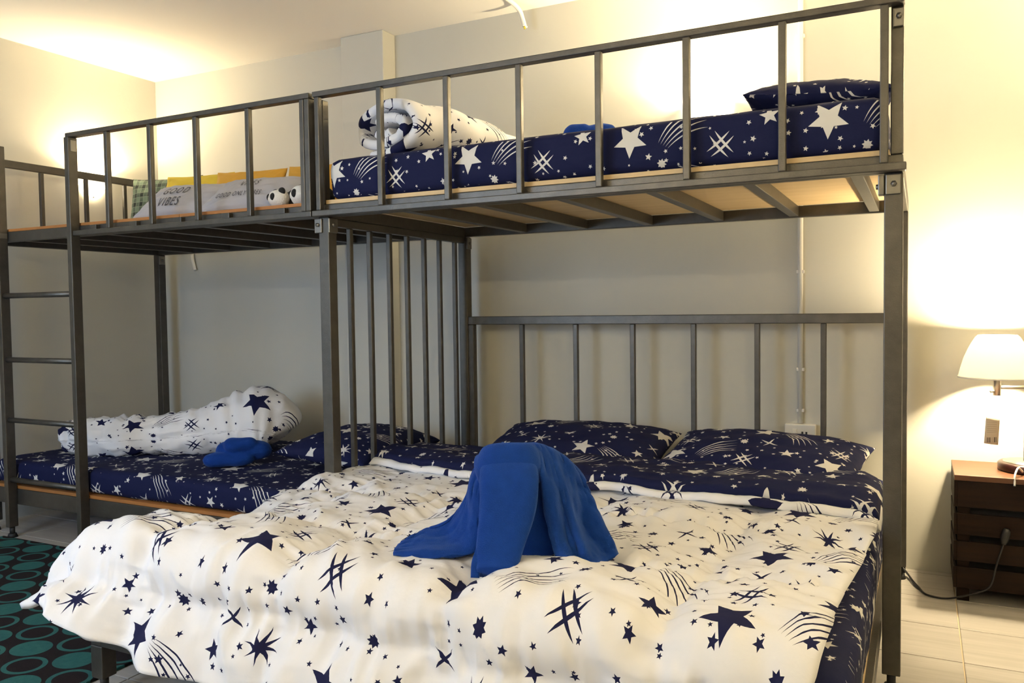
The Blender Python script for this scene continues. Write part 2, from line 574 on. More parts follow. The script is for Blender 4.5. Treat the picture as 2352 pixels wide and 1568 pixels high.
# ------------------------------------------------------------------ steel bunk beds
ZT, ZF = 1.898, 1.437          # guard top, underside of upper frame
D0, D1 = 0.0, 1.093            # front and rear of the frames
MB = 'metal'
def cyl(name, x, y, z0, z1, r, mat, parent, n=14, r1=None):
    return tube(name, [(x, y, z0), (x, y, z1)], [r, r1 if r1 is not None else r], mat, parent, n)
def foot(x, y, parent):
    f = cyl('foot', x, y, 0.018, 0.05, 0.012, 'rubber', parent)
    cyl('foot_pad', x, y, 0.0, 0.018, 0.024, 'rubber', f, 16, 0.018)
def bracket(x0, x1, y0, y1, z0, z1, parent, bolts):
    b = box('bracket', x0, x1, y0, y1, z0, z1, 'bracket', parent, 0.002)
    for (bx, by, bz, ax) in bolts:
        d = Vector(ax)
        p = Vector((bx, by, bz))
        tube('bolt', [p - d * 0.004, p + d * 0.006], 0.008, 'bracket', b, 6)
    return b

right = thing('bunk_bed', (1.0, 0.1, 0), 'large grey steel bunk bed with single bed above wide double bed and slatted headboard', 'bunk bed')
R = right
# lower posts and feet
for x0, y0, zt in ((0.0, D0, ZF), (1.953, D0, ZF), (0.0, D1 - .048, ZF), (1.953, D1 - .048, ZF)):
    box('post', x0, x0 + .047, y0, y0 + .047, 0.05, zt, MB, R)
    foot(x0 + .0235, y0 + .0235, R)
# bolted clamp brackets under the upper frame
bracket(-.014, .020, -.008, .0, 1.378, 1.432, R, [(.003, -.008, 1.408, (0, -1, 0))])
bracket(.047, .055, -.004, .046, 1.378, 1.432, R, [(.055, .02, 1.408, (1, 0, 0))])
bracket(1.957, 1.994, -.008, .0, 1.378, 1.432, R, [(1.977, -.008, 1.406, (0, -1, 0))])
bracket(1.938, 1.953, -.006, .03, 1.378, 1.432, R, [(1.938, .012, 1.402, (-1, 0, 0))])
bracket(.047, .056, D1 - .05, D1 - .01, 1.378, 1.432, R, [(.056, D1 - .03, 1.405, (1, 0, 0))])
# upper frame
for nm, a in (('frame_rail', (0, 2.0, 0.002, .032, ZF, 1.485)), ('frame_rail', (0, 2.0, D1 - .033, D1, ZF + .002, 1.485)),
              ('end_rail', (0, .03, .032, D1 - .033, ZF, 1.485)), ('end_rail', (1.97, 2.0, .032, D1 - .033, ZF, 1.485))):
    box(nm, *a, MB, R)
for x in (0.352, 0.66, 0.968, 1.277, 1.58, 1.88):
    box('slat', x - .018, x + .018, .032, D1 - .033, ZF + .006, 1.484, MB, R, 0.002)
box('plywood_board', .033, 1.966, .006, D1 - .036, 1.486, 1.501, 'ply', R, 0.001)
# front guard
box('guard_top_rail', 0.012, 2.002, -.038, .0, ZT - .020, ZT, MB, R)
box('guard_bottom_rail', -.0, 2.008, -.038, .0, ZF, ZF + .022, MB, R)
for x in (0.030, .311, .589, .865, 1.141, 1.418, 1.691, 1.953):
    box('guard_bar', x - .0105, x + .0105, -.036, -.014, ZF + .022, ZT - .020, MB, R)
box('guard_post', 1.968, 2.0, .002, .036, 1.486, ZT - .002, MB, R)
box('guard_post', .002, .030, .002, .036, 1.486, ZT - .022, MB, R)
bracket(1.974, 2.0, -.010, .002, 1.823, 1.872, R, [(1.988, -.010, 1.85, (0, -1, 0))])
cylb = tube('bolt', [(.021, .0, 1.855), (.021, -.012, 1.855)], .008, 'bracket', R, 6)
# guard of upright bars between the two beds
box('side_top_rail', .010, .036, .047, D1 - .048, 1.406, ZF - .001, MB, R)
box('side_bottom_rail', .010, .036, .047, D1 - .048, .30, .33, MB, R)
for y in (.158, .288, .426, .559, .697, .829, .970):
    box('side_bar', .013, .033, y - .010, y + .010, .33, 1.406, MB, R)
# headboard of the double bed
HZ = 1.046
box('headboard_rail', .047, 1.953, D1 - .045, D1 - .012, HZ - .040, HZ, MB, R)
box('headboard_post', .047, .078, D1 - .045, D1 - .012, .30, HZ - .040, MB, R)
box('headboard_post', 1.932, 1.953, D1 - .045, D1 - .012, .30, HZ - .040, MB, R)
for x in (.336, .614, .889, 1.164, 1.433, 1.694):
    box('headboard_bar', x - .011, x + .011, D1 - .04, D1 - .018, .33, HZ - .040, MB, R)
box('headboard_bottom_rail', .078, 1.932, D1 - .045, D1 - .012, .30, .33, MB, R)
# low frame of the double bed that reaches out past the front posts
FY = -0.955
for nm, a in (('bed_rail', (-.06, -.02, FY, D1 - .06, .145, .190)), ('bed_rail', (1.91, 1.95, FY, D1 - .06, .145, .190)),
              ('bed_rail', (-.02, 1.91, FY, FY + .04, .145, .190))):
    box(nm, *a, MB, R)
for x in (-.062, 1.905):
    box('leg', x, x + .047, FY + .0, FY + .047, .05, .145, MB, R)
    foot(x + .0235, FY + .0235, R)
box('plywood_board', -.04, 1.93, FY + .005, D1 - .06, .190, .204, 'ply', R, 0.001)

left = thing('bunk_bed', (-1.05, 0.1, 0), 'narrower grey steel bunk bed with ladder standing in the room corner', 'bunk bed')
Lb = left
XL = -2.155
for y0 in (D0, D1 - .048):
    box('post', XL, XL + .047, y0, y0 + .047, 0.05, ZF, MB, Lb)
    foot(XL + .0235, y0 + .0235, Lb)
bracket(XL + .047, XL + .056, D1 - .05, D1 - .01, 1.378, 1.432, Lb, [(XL + .056, D1 - .03, 1.405, (1, 0, 0))])
for nm, a in (('frame_rail', (XL, -.004, 0.002, .032, ZF, 1.485)), ('frame_rail', (XL, -.004, D1 - .033, D1, ZF, 1.485)),
              ('end_rail', (XL, XL + .03, .032, D1 - .033, ZF, 1.485)), ('end_rail', (-.034, -.004, .032, D1 - .033, ZF, 1.485))):
    box(nm, *a, MB, Lb)
for x in (-1.85, -1.55, -1.25, -.95, -.65, -.35):
    box('slat', x - .018, x + .018, .032, D1 - .033, ZF + .004, 1.484, MB, Lb, 0.002)
box('plywood_board', XL + .033, -.75, .008, D1 - .036, 1.486, 1.499, 'ply_orange', Lb, 0.001)
box('plywood_board', -.748, -.036, .008, D1 - .036, 1.486, 1.499, 'ply_orange', Lb, 0.001)
box('guard_top_rail', -1.404, -.004, -.038, 0, ZT - .020, ZT, MB, Lb)
box('guard_bottom_rail', -1.372, -.004, -.038, 0, ZF, ZF + .022, MB, Lb)
for x in (-1.140, -.869, -.601, -.316, -.042):
    box('guard_bar', x - .0105, x + .0105, -.036, -.014, ZF + .022, ZT - .020, MB, Lb)
box('guard_post', -.030, -.006, -.036, .0, ZF + .022, ZT - .020, MB, Lb)
box('guard_clip', -1.374, -1.371, -.034, -.006, 1.815, 1.865, 'bracket', Lb, 0.001)
for x in (-1.26, -1.0, -.73, -.46, -.17):
    box('mattress_clip', x - .022, x + .022, -.02, .006, 1.459, 1.482, MB, Lb, .002)
# ladder
box('ladder_stile', -1.404, -1.374, -.045, .001, .05, ZT - .020, MB, Lb)
box('ladder_stile', -1.937, -1.907, -.045, .001, .05, ZT - .004, MB, Lb)
for z in (1.176, .868, .575, .283):
    tube('ladder_rung', [(-1.907, -.022, z), (-1.404, -.022, z)], .013, MB, Lb, 12)
for x in (-1.922, -1.389):
    foot(x, -.022, Lb)
box('ladder_bracket', -1.907, -1.902, -.04, -.004, 1.452, 1.476, 'bracket', Lb, .001)
box('guard_top_rail', XL, -1.937, -.038, 0, ZT - .024, ZT - .004, MB, Lb)
box('guard_post', XL, XL + .030, .002, .036, 1.486, ZT - .026, MB, Lb)
# end guard by the left wall
box('end_guard_rail', XL, XL + .022, .036, D1 - .036, 1.836, 1.876, MB, Lb)
box('guard_post', XL, XL + .030, D1 - .036, D1 - .002, 1.486, 1.88, MB, Lb)
for y in (.09, .338, .598, .846):
    box('end_guard_bar', XL + .001, XL + .021, y - .010, y + .010, 1.485, 1.836, MB, Lb)
# low bed frame
for nm, a in (('bed_rail', (XL + .047, -.002, .002, .032, .155, .232)), ('bed_rail', (XL + .047, -.002, D1 - .04, D1 - .01, .155, .232)),
              ('bed_end_rail', (XL + .010, XL + .04, .047, D1 - .048, .155, .232)), ('bed_end_rail', (-.036, -.006, .032, D1 - .048, .155, .232))):
    box(nm, *a, MB, Lb)
box('plywood_board', XL + .042, -.004, .006, D1 - .05, .233, .248, 'ply_orange', Lb, .001)

# ------------------------------------------------------------------ bedding
def mattress(name, x0, x1, y0, y1, z0, z1, mat, uvo, r=0.035):
    """rounded box with a soft top edge, slight sag folds, printed fitted sheet"""
    bm = bmesh.new()
    nx_, ny_, nz_ = 60, 34, 8
    def pos(a, b, c):
        # a,b,c in 0..1 -> rounded box
        p = Vector((x0 + (x1 - x0) * a, y0 + (y1 - y0) * b, z0 + (z1 - z0) * c))
        q = Vector((min(max(p.x, x0 + r), x1 - r), min(max(p.y, y0 + r), y1 - r), min(max(p.z, z0 + r), z1 - r)))
        d = p - q
        if d.length > 1e-9:
            mx = max(abs(d.x), abs(d.y), abs(d.z))
            d = d.normalized() * min(mx, r) if mx > 0 else d
        p = q + d
        w = 0.004 * fbm(p.x * 5, p.y * 5, p.z * 14)
        n = d.normalized() if d.length > 1e-9 else Vector((0, 0, 1))
        return p + n * w
    vs, fs = [], []
    def face(nu, nv, fn):
        off = len(vs)
        for j in range(nv):
            for i in range(nu):
                vs.append(fn(i / (nu - 1), j / (nv - 1)))
        fs.extend(grid_faces(nu, nv, off))
    face(nx_, ny_, lambda a, b: pos(a, b, 1))
    face(nx_, ny_, lambda a, b: pos(a, 1 - b, 0))
    face(nx_, nz_, lambda a, b: pos(a, 0, b))
    face(nx_, nz_, lambda a, b: pos(1 - a, 1, b))
    face(ny_, nz_, lambda a, b: pos(1, a, b))
    face(ny_, nz_, lambda a, b: pos(0, 1 - a, b))
    def uvf(p, n):
        if abs(n.z) > 0.7:
            return (p.x + uvo[0], p.y - y0 + z1 - z0 + uvo[1])
        if abs(n.y) > abs(n.x):
            return (p.x + uvo[0], p.z - z0 + uvo[1])
        return (p.y + uvo[0], p.z - z0 + uvo[1])
    bm.free()
    o = mesh_from(name, vs, fs, mat, None, None, True, None, uvf)
    # weld the seams of the six patches
    b2 = bmesh.new()
    b2.from_mesh(o.data)
    bmesh.ops.remove_doubles(b2, verts=list(b2.verts), dist=0.0008)
    b2.to_mesh(o.data)
    b2.free()
    return o
tag(mattress('mattress', .040, 1.958, .010, D1 - .04, 1.501, 1.655, 'print_navy', (0.03, 0.0)),
    'navy star print mattress on the upper bunk at the right', 'mattress', 'star print mattresses')
tag(mattress('mattress', XL + .05, -.012, .012, D1 - .052, .248, .366, 'print_navy', (0.3, 0.2)),
    'thin navy star print mattress low behind the ladder', 'mattress', 'star print mattresses')
tag(mattress('mattress', .015, 1.935, FY + .01, D1 - .065, .204, .408, 'print_navy', (0.17, 0.05)),
    'wide navy star print mattress under the white duvet', 'mattress', 'star print mattresses')

# big white duvet on the double bed
def duvet():
    xl, xr, yf, yh = 0.035, 1.90, -0.925, 0.56
    aL, aR, bF = 0.16, 0.030, 0.325
    nu, nv = 230, 210
    r = 0.06
    vs, uvs = [], []
    def drop(d, phi):
        # arc of radius r, then straight at angle phi
        da = r * phi
        if d < da:
            t = d / r
            return r * sin(t), -r * (1 - cos(t))
        e = d - da
        return r * sin(phi) + e * cos(phi), -r * (1 - cos(phi)) - e * sin(phi)
    for j in range(nv):
        t = yh - (yh - (yf - bF)) * j / (nv - 1)
        for i in range(nu):
            s = xl - aL + (xr + aR - xl + aL) * i / (nu - 1)
            xr_t = xr - 0.05 * smooth01((0.1 - t) / 1.0)
            s = xl - aL + (xr_t + aR - xl + aL) * i / (nu - 1)
            tmin = yf - bF + 0.075 * smooth01((0.50 - s) / 0.66)
            t = yh - (yh - tmin) * j / (nv - 1)
            a = max(0.0, xl - s) - max(0.0, s - xr_t)
            b = max(0.0, yf - t)
            d = hypot(a, b)
            x = min(max(s, xl), xr_t)
            y = max(t, yf)
            z = 0.442
            # loft of the filling, higher near the foot, sunk in the middle of the left side
            z += 0.030 * smooth01((-t - 0.35) / 0.5) * (0.6 + 0.4 * smooth01((0.9 - s) / 0.9))
            z -= 0.062 * smooth01((0.42 - s) / 0.38) * math.exp(-((t + 0.45) / 0.24) ** 2)
            # quilted channels
            qs = abs(sin(pi * (s - 0.22) / 0.46))
            qt = abs(sin(pi * (t + 1.08) / 0.46))
            puff = (1 - math.exp(-(qs / 0.30) ** 1.5)) * (1 - math.exp(-(qt / 0.30) ** 1.5))
            h = (0.027 + 0.015 * smooth01((-t - 0.55) / 0.3)) * puff
            # puckers along the seams and broad creases
            pk = math.exp(-(qt / 0.5) ** 2) * fbm(s * 32, t * 4, 1.3) + math.exp(-(qs / 0.5) ** 2) * fbm(s * 4, t * 32, 7.7)
            h += 0.017 * pk
            h += 0.017 * fbm(s * 3.1 + 5, t * 3.1, 0.4, 4) + 0.012 * fbm(s * 9 + t * 5, t * 8, 3.4, 3)
            h += 0.016 * (1 - min(1.0, 2.2 * abs(fbm(s * 4.3 + t * 1.5, t * 2.6 - s, 6.1, 2)))) ** 3 * 0.65
            h *= 1.0 - 0.55 * smooth01((t + 0.10) / 0.2)
            nx_, ny_, nz_ = 0.0, 0.0, 1.0
            if d > 1e-6:
                ux, uy = -a / d, -b / d
                wb = b / d
                phi = (radians(75) - radians(34) * smooth01((-t - 0.50) / 0.55)) * (1 - wb) + (radians(78) - radians(38) * smooth01((0.45 - s) / 0.62)) * wb
                if a < 0:
                    phi = radians(60)
                out, dz = drop(d, phi)
                # hanging folds
                hang = smooth01((d - 0.05) / 0.2)
                fold = 0.020 * hang * sin((s * 1.0 if b > abs(a) else t) * 21 + 2.0 * fbm(s * 3, t * 3, 9))
                x += ux * (out + fold)
                y += uy * (out + fold)
                z += dz
                ang = min(d / r, phi)
                nx_, ny_, nz_ = ux * sin(ang), uy * sin(ang), cos(ang)
            vs.append((x + nx_ * h, y + ny_ * h, max(z + nz_ * h, 0.05)))
            uvs.append((s + 0.115, t + 0.02))
    fs = grid_faces(nu, nv)
    fs = [tuple(reversed(f)) for f in fs]
    root = thing('duvet', (0.95, -0.2, 0.43), 'large white duvet with navy stars spread over the double bed', 'duvet')
    o = mesh_from('cover', vs, fs, 'print_white', root, None, True, uvs)
    so = o.modifiers.new('thick', 'SOLIDIFY')
    so.thickness = 0.018
    so.offset = -1
    # turned back flap: navy lining on top, white edge below
    def flap(name, mat, y0, y1, z0, thick, seed, xa, xb, lip):
        n1, n2 = 150, 44
        vv, uu = [], []
        for jj in range(n2):
            for ii in range(n1):
                fx = ii / (n1 - 1)
                x = xa + (xb - xa) * fx
                ye = y0 + 0.10 * smooth01((0.55 - x) / 0.5) + 0.020 * fbm(x * 3.2, seed, 0) + 0.006 * fbm(x * 14, seed, 3)
                ye += 0.03 * math.exp(-((x - 1.12) / .05) ** 2)
                q = jj / (n2 - 1)
                y = ye + (y1 - ye) * q
                z = z0 + 0.010 * fbm(x * 4, y * 6, seed) + 0.006 * fbm(x * 11, y * 9, seed + 4)
                e = min(q * (y1 - ye), (x - xa), (xb - x))
                z -= thick * (1 - sqrt(max(0, 1 - (1 - min(1, e / thick)) ** 2)))
                z += 0.018 * math.exp(-((y - ye - .10) / .06) ** 2) * lip
                if x > 1.86:
                    z -= 0.03 * ((x - 1.86) / .08) ** 2
                vv.append((x, y, z))
                uu.append((x + seed * .37 + .06, -y + .21))
        o2 = mesh_from(name, vv, grid_faces(n1, n2), mat, root, None, True, uu)
        s2 = o2.modifiers.new('thick', 'SOLIDIFY')
        s2.thickness = thick * 0.8
        s2.offset = -1
        return o2
    flap('flap_edge', 'print_white', .120, .52, .480, .020, 2.0, .045, 1.945, 0.3)
    tag(flap('turned_back_lining', 'print_navy', .148, .56, .503, .022, 2.0, .055, 1.940, 1.0), 'navy star print lining turned up at the head end')
    return root
duvet()

def pillow_geo(a, b, h, seed, wr=0.006, n=46, flat=0.75, pinch=0.07):
    """two-sided pillow in local space, half sizes a,b, half height h"""
    vs, fs, uv = [], [], []
    def prof(u, v):
        return ((1 - u * u) * (1 - v * v)) ** 0.42 if abs(u) < 1 and abs(v) < 1 else 0.0
    for side in (1, -1):
        off = len(vs)
        for j in range(n):
            for i in range(n):
                u = sin((i / (n - 1) - .5) * pi) * .6 + (i / (n - 1) - .5) * 2 * .4
                v = sin((j / (n - 1) - .5) * pi) * .6 + (j / (n - 1) - .5) * 2 * .4
                p = prof(u, v)
                x = a * u * (1 - pinch * (1 - v * v) * abs(u) ** 3)
                y = b * v * (1 - pinch * 1.3 * (1 - u * u) * abs(v) ** 3)
                w = wr * fbm(u * 3.5 + seed, v * 3.5, side * 2.0, 4) * (0.3 + p)
                # creases fanning out of the corners
                cc = abs(u * v)
                w += wr * 1.3 * cc * sin(14 * atan2(1.1 - abs(v), 1.1 - abs(u))) * p
                z = h * p * (1.0 if side > 0 else flat) * side + w * side
                vs.append(Vector((x, y, z)))
                uv.append((a * u + seed * .31 + (side < 0) * .2, b * v + seed * .17))
        f = grid_faces(n, n, off)
        fs += f if side > 0 else [tuple(reversed(q)) for q in f]
    return vs, fs, uv
def pillow(name, a, b, h, loc, rot, mat, seed, parent=None, **kw):
    vs, fs, uv = pillow_geo(a, b, h, seed, **kw)
    me = bpy.data.meshes.new(name)
    me.from_pydata(vs, [], fs)
    l = me.uv_layers.new(name='UVMap')
    for lp in me.loops:
        l.data[lp.index].uv = uv[lp.vertex_index]
    bm = bmesh.new(); bm.from_mesh(me)
    bmesh.ops.remove_doubles(bm, verts=list(bm.verts), dist=0.0004)
    bm.to_mesh(me); bm.free()
    for p in me.polygons:
        p.use_smooth = True
    o = link(name, me, mat, parent, loc)
    o.rotation_euler = rot
    return o
G = 'navy star print pillows'
tag(pillow('pillow', .372, .255, .090, (1.505, .715, .486), (radians(11), radians(1), radians(-4)), 'print_navy', 1.3), 'navy star print pillow at the right of the double bed headboard', 'pillow', G)
tag(pillow('pillow', .395, .255, .090, (.745, .735, .484), (radians(11), 0, radians(3)), 'print_navy', 2.9), 'navy star print pillow behind the blue towel elephant', 'pillow', G)
tag(pillow('pillow', .23, .35, .09, (-.30, .64, .445), (0, radians(4), radians(4)), 'print_navy', 4.1), 'navy star print pillow on the low bed behind the upright bars', 'pillow', G)
tag(pillow('pillow', .215, .31, .072, (1.745, .42, 1.708), (0, radians(3), radians(5)), 'print_navy', 5.6), 'navy star print pillow on top of the upper bunk mattress', 'pillow', G)

# ------------------------------------------------------------------ rolled duvets
def loft_roll(name, axis, radii, mat, root, seed, squash=0.9, n=72, ring=0.020, base=None):
    """fat soft roll along an axis with cross wrinkles"""
    N = 90
    ax = catmull(axis, N)
    rr = catmull([(r, 0, 0) for r in radii], N)
    vs, uv = [], []
    arc = 0
    for i in range(N):
        p = ax[i]
        if i:
            arc += (ax[i] - ax[i - 1]).length
        t = (ax[min(i + 1, N - 1)] - ax[max(i - 1, 0)]).normalized()
        s = Vector((t.y, -t.x, 0)).normalized()
        u = s.cross(t)
        if u.z < 0:
            u = -u
        R0 = rr[i].x
        for k in range(n):
            an = 2 * pi * k / n
            wr = ring * fbm(arc * 24 + sin(an) * .8, an * 0.5 * 1.2, seed, 3) + 0.012 * fbm(arc * 4, cos(an) * 2, sin(an) * 2 + seed, 3)
            rad = max(0.004, R0 + wr * min(1, R0 / .06))
            q = p + s * (rad * cos(an)) + u * (rad * squash * sin(an))
            if base is not None and q.z < base:
                q.z = base + 0.15 * (q.z - base) if False else base
            vs.append(q)
            uv.append((arc + seed * .2, (an if an < pi else 2 * pi - an) * 0.14 + (0.5 if an > pi else 0)))
    fs = grid_faces(n, N, 0, True)
    fs.append(tuple(range(n - 1, -1, -1)))
    fs.append(tuple(range((N - 1) * n, N * n)))
    return mesh_from(name, vs, fs, mat, root, None, True, uv)
low_roll = thing('rolled_duvet', (-1.3, .6, .37), 'rolled white star print duvet lying on the low bed beside the ladder', 'duvet', 'rolled star print duvets')
loft_roll('roll', [(-1.82, .27, .455), (-1.80, .275, .455), (-1.63, .33, .455), (-1.43, .43, .460), (-1.26, .55, .475), (-1.13, .66, .50), (-1.03, .74, .50), (-.965, .79, .47), (-.945, .805, .44), (-.94, .81, .43)],
          [.060, .088, .098, .10, .118, .165, .195, .165, .09, .01], 'print_white', low_roll, 1.7, 1.02, base=.367)
# loose open end
loft_roll('open_end', [(-1.875, .245, .445), (-1.85, .255, .45), (-1.79, .28, .455)], [.065, .090, .08], 'print_white', low_roll, 3.3, 0.95, ring=.02, base=.367)

def spiral_roll(root, p0, p1, rx, rz, turns, thick, seed, zb):
    """comforter rolled up as a spiral; the near end shows the coil"""
    ax = (Vector(p1) - Vector(p0))
    Ln = ax.length
    t = ax.normalized()
    s = Vector((0, 0, 1)).cross(t).normalized()
    u = Vector((0, 0, 1))
    nA, nL = 150, 26
    vs, uv = [], []
    for j in range(nL):
        q = j / (nL - 1)
        taper = 1.0 - 0.30 * smooth01((q - .35) / .65)
        for i in range(nA):
            f = i / (nA - 1)
            an = -pi * 0.42 - f * turns * 2 * pi
            k = 1 - 0.86 * f ** 0.9
            wob = 1 + 0.05 * fbm(f * 9, q * 2, seed, 2)
            edge = 0.03 * fbm(f * 12, seed, 2.0, 2) * (1 - q) + 0.045 * f * (1 - q) ** 6
            bulge = 0.012 * sin(q * pi * 7 + f * 5) * (1 - f)
            r_ = (k * wob + bulge / rx) * taper
            c = Vector(p0) + t * (Ln * q + edge)
            v = c + s * (rx * r_ * cos(an)) + u * (rz * r_ * sin(an) + rz * taper)
            v.z = max(v.z, zb + .004)
            vs.append(v)
            uv.append((q * Ln + seed * .3, f * 1.9))
    o = mesh_from('roll', vs, grid_faces(nA, nL), 'print_white', root, None, True, uv)
    so = o.modifiers.new('thick', 'SOLIDIFY')
    so.thickness = thick
    so.offset = 0
    sb = o.modifiers.new('soft', 'SUBSURF')
    sb.levels = sb.render_levels = 1
    return o
up_roll = thing('rolled_duvet', (.4, .4, 1.655), 'white star print duvet rolled into a coil on the upper bunk', 'duvet', 'rolled star print duvets')
spiral_roll(up_roll, (.195, .115, 1.672), (.43, .84, 1.672), .235, .105, 2.15, .040, 2.2, 1.672)

# ------------------------------------------------------------------ blue towels
def surf(name, ctrl, mat, root, nu=40, nv=48, thick=0.009, wav=0.004, seed=0.0, frame=None, rip=(0.0, 3.0)):
    """smooth sheet through a grid of control points (rows of points), given thickness"""
    rows = [catmull(r, nu) for r in ctrl]
    cols = [catmull([r[i] for r in rows], nv) for i in range(nu)]
    vs = []
    for j in range(nv):
        for i in range(nu):
            p = cols[i][j]
            w = wav * fbm(i * .16, j * .10, seed, 3)
            w += rip[0] * sin(i / (nu - 1) * rip[1] * 2 * pi + 1.5 * fbm(j * .05, seed, 1)) * smooth01(j / (nv - 1) * 1.6 - .2)
            p = p + Vector((0, 0, 0))
            if frame:
                p = Vector((p.x, p.y + w * 1.5, max(p.z + w * .5, 0.004)))
                p = frame(p)
            vs.append(p)
    o = mesh_from(name, vs, grid_faces(nu, nv), mat, root)
    so = o.modifiers.new('thick', 'SOLIDIFY')
    so.thickness = thick
    so.offset = 0
    return o
TO = Vector((1.140, -.705, .478))
TR, TF = Vector((.894, .4475, 0)), Vector((.4475, -.894, 0))
def tw(p):
    return TO + TR * p.x + TF * p.y + Vector((0, 0, p.z))
ele = thing('folded_towel', TO, 'blue bath towel folded like an elephant on the white duvet', 'towel')
def closed_loft(name, secs, mat, root, n=36, m_=44, frame=None, seed=0.0, wav=0.003):
    """secs = [(centre(r,f,z), half width, half depth, tilt)] -> closed tube"""
    C = catmull([s[0] for s in secs], m_)
    Wd = catmull([(s[1], s[2], 0) for s in secs], m_)
    vs = []
    for j in range(m_):
        t = (C[min(j + 1, m_ - 1)] - C[max(j - 1, 0)]).normalized()
        sx = Vector((1, 0, 0))
        sx = (sx - t * sx.dot(t)).normalized()
        dp = t.cross(sx)
        for k in range(n):
            an = 2 * pi * k / n
            ca, sa = cos(an), sin(an)
            e = 0.6
            cx = abs(ca) ** e * (1 if ca > 0 else -1)
            cy = abs(sa) ** e * (1 if sa > 0 else -1)
            w = 1 + wav * 10 * fbm(ca * 1.5, sa * 1.5 + seed, j * .13, 3)
            p = C[j] + sx * (Wd[j].x * cx * w) + dp * (Wd[j].y * cy * w)
            p.z = max(p.z, 0.002)
            vs.append(frame(p) if frame else p)
    fs = grid_faces(n, m_, 0, True)
    fs.append(tuple(range(n - 1, -1, -1)))
    fs.append(tuple(range((m_ - 1) * n, m_ * n)))
    return mesh_from(name, vs, fs, mat, root)
closed_loft('trunk', [((.005, -.065, .205), .050, .030), ((.01, -.005, .235), .060, .032), ((.012, .062, .212), .069, .034), ((.010, .096, .155), .066, .032), ((-.004, .120, .09), .058, .028), ((-.016, .145, .035), .050, .025), ((-.018, .168, .014), .044, .022)], 'blue', ele, frame=tw, seed=1)
closed_loft('body', [((.05, -.05, .005), .115, .085), ((.055, -.055, .06), .125, .09), ((.06, -.06, .13), .118, .085), ((.06, -.055, .20), .10, .07), ((.06, -.05, .245), .065, .045), ((.06, -.05, .258), .012, .01)], 'blue', ele, frame=tw, seed=5)
closed_loft('head', [((.010, -.012, .185), .070, .066), ((.012, -.004, .222), .084, .082), ((.014, -.004, .246), .076, .074), ((.014, -.012, .262), .052, .042), ((.014, -.012, .272), .022, .018), ((.014, -.012, .274), .003, .003)], 'blue', ele, frame=tw, seed=11)
surf('ear', [
    [(.030, -.075, .262), (.085, -.085, .258), (.14, -.09, .235), (.19, -.09, .19)],
    [(.072, -.005, .268), (.105, -.02, .256), (.155, -.03, .225), (.205, -.05, .165)],
    [(.088, .050, .205), (.125, .045, .19), (.165, .000, .165), (.222, -.03, .12)],
    [(.098, .070, .115), (.145, .075, .105), (.178, .035, .085), (.240, -.01, .075)],
    [(.115, .095, .045), (.160, .100, .040), (.205, .060, .035), (.258, .01, .040)],
    [(.135, .120, .006), (.185, .115, .006), (.230, .085, .006), (.270, .03, .010)],
], 'blue', ele, frame=tw, seed=2, wav=.010, rip=(.011, 2.3))
surf('ear', [
    [(.03, -.075, .262), (.0, -.06, .268), (-.015, .0, .262), (-.03, .045, .235)],
    [(-.03, -.085, .235), (-.065, -.06, .215), (-.075, .0, .195), (-.052, .040, .170)],
    [(-.06, -.085, .165), (-.095, -.05, .135), (-.090, .0, .110), (-.056, .045, .085)],
    [(-.11, -.085, .085), (-.145, -.05, .07), (-.125, .01, .050), (-.068, .055, .030)],
    [(-.17, -.08, .045), (-.205, -.05, .052), (-.205, .01, .036), (-.160, .065, .020)],
    [(-.235, -.04, .026), (-.255, -.02, .032), (-.266, .015, .026), (-.266, .038, .020)],
], 'blue', ele, frame=tw, seed=3, wav=.009, rip=(.005, 1.4))
# small rolled hem of the trunk tip
closed_loft('hem', [((-.066, .166, .004), .010, .008), ((-.064, .156, .035), .010, .007), ((-.058, .140, .062), .006, .004)], 'blue', ele, frame=tw, seed=8, n=16, m_=16)

def lump(name, parts, mat, root):
    """soft folded lump: union of stacked rounded rolls as one mesh"""
    vs, fs = [], []
    for (p0, p1, r, sq, sd) in parts:
        P0, P1 = Vector(p0), Vector(p1)
        N, n = 26, 24
        off = len(vs)
        t = (P1 - P0).normalized()
        s = Vector((t.y, -t.x, 0)).normalized()
        for i in range(N):
            q = i / (N - 1)
            e = sqrt(max(0.0, 1 - (2 * q - 1) ** 4)) * .97 + .03
            for k in range(n):
                an = 2 * pi * k / n
                w = 1 + .12 * fbm(q * 3, cos(an), sin(an) + sd, 3)
                v = P0.lerp(P1, q) + s * (r * e * w * cos(an)) + Vector((0, 0, r * sq * e * w * sin(an)))
                vs.append(v)
        fs += grid_faces(n, N, off, True)
        fs.append(tuple(range(off + n - 1, off - 1, -1)))
        fs.append(tuple(range(off + (N - 1) * n, off + N * n)))
    o = mesh_from(name, vs, fs, mat, root)
    rm = o.modifiers.new('merge', 'REMESH')
    rm.mode = 'VOXEL'
    rm.voxel_size = .005
    rm.use_smooth_shade = True
    sm_ = o.modifiers.new('soft', 'SMOOTH')
    sm_.iterations = 6
    return o
t2 = thing('folded_towel', (-.80, .36, .367), 'blue towel folded into a small bundle on the low bed', 'towel')
lump('bundle', [((-.91, .24, .402), (-.74, .40, .402), .052, .68, 1), ((-.90, .31, .436), (-.70, .47, .43), .055, .85, 2), ((-.84, .30, .466), (-.74, .42, .460), .045, .8, 5)], 'blue', t2)
t3 = thing('folded_towel', (.96, .36, 1.657), 'bright blue towel just peeking over the upper mattress', 'towel')
lump('bundle', [((.86, .35, 1.705), (.975, .37, 1.705), .048, 1.0, 1), ((.94, .36, 1.703), (1.06, .38, 1.703), .046, 1.0, 4)], 'blue', t3)

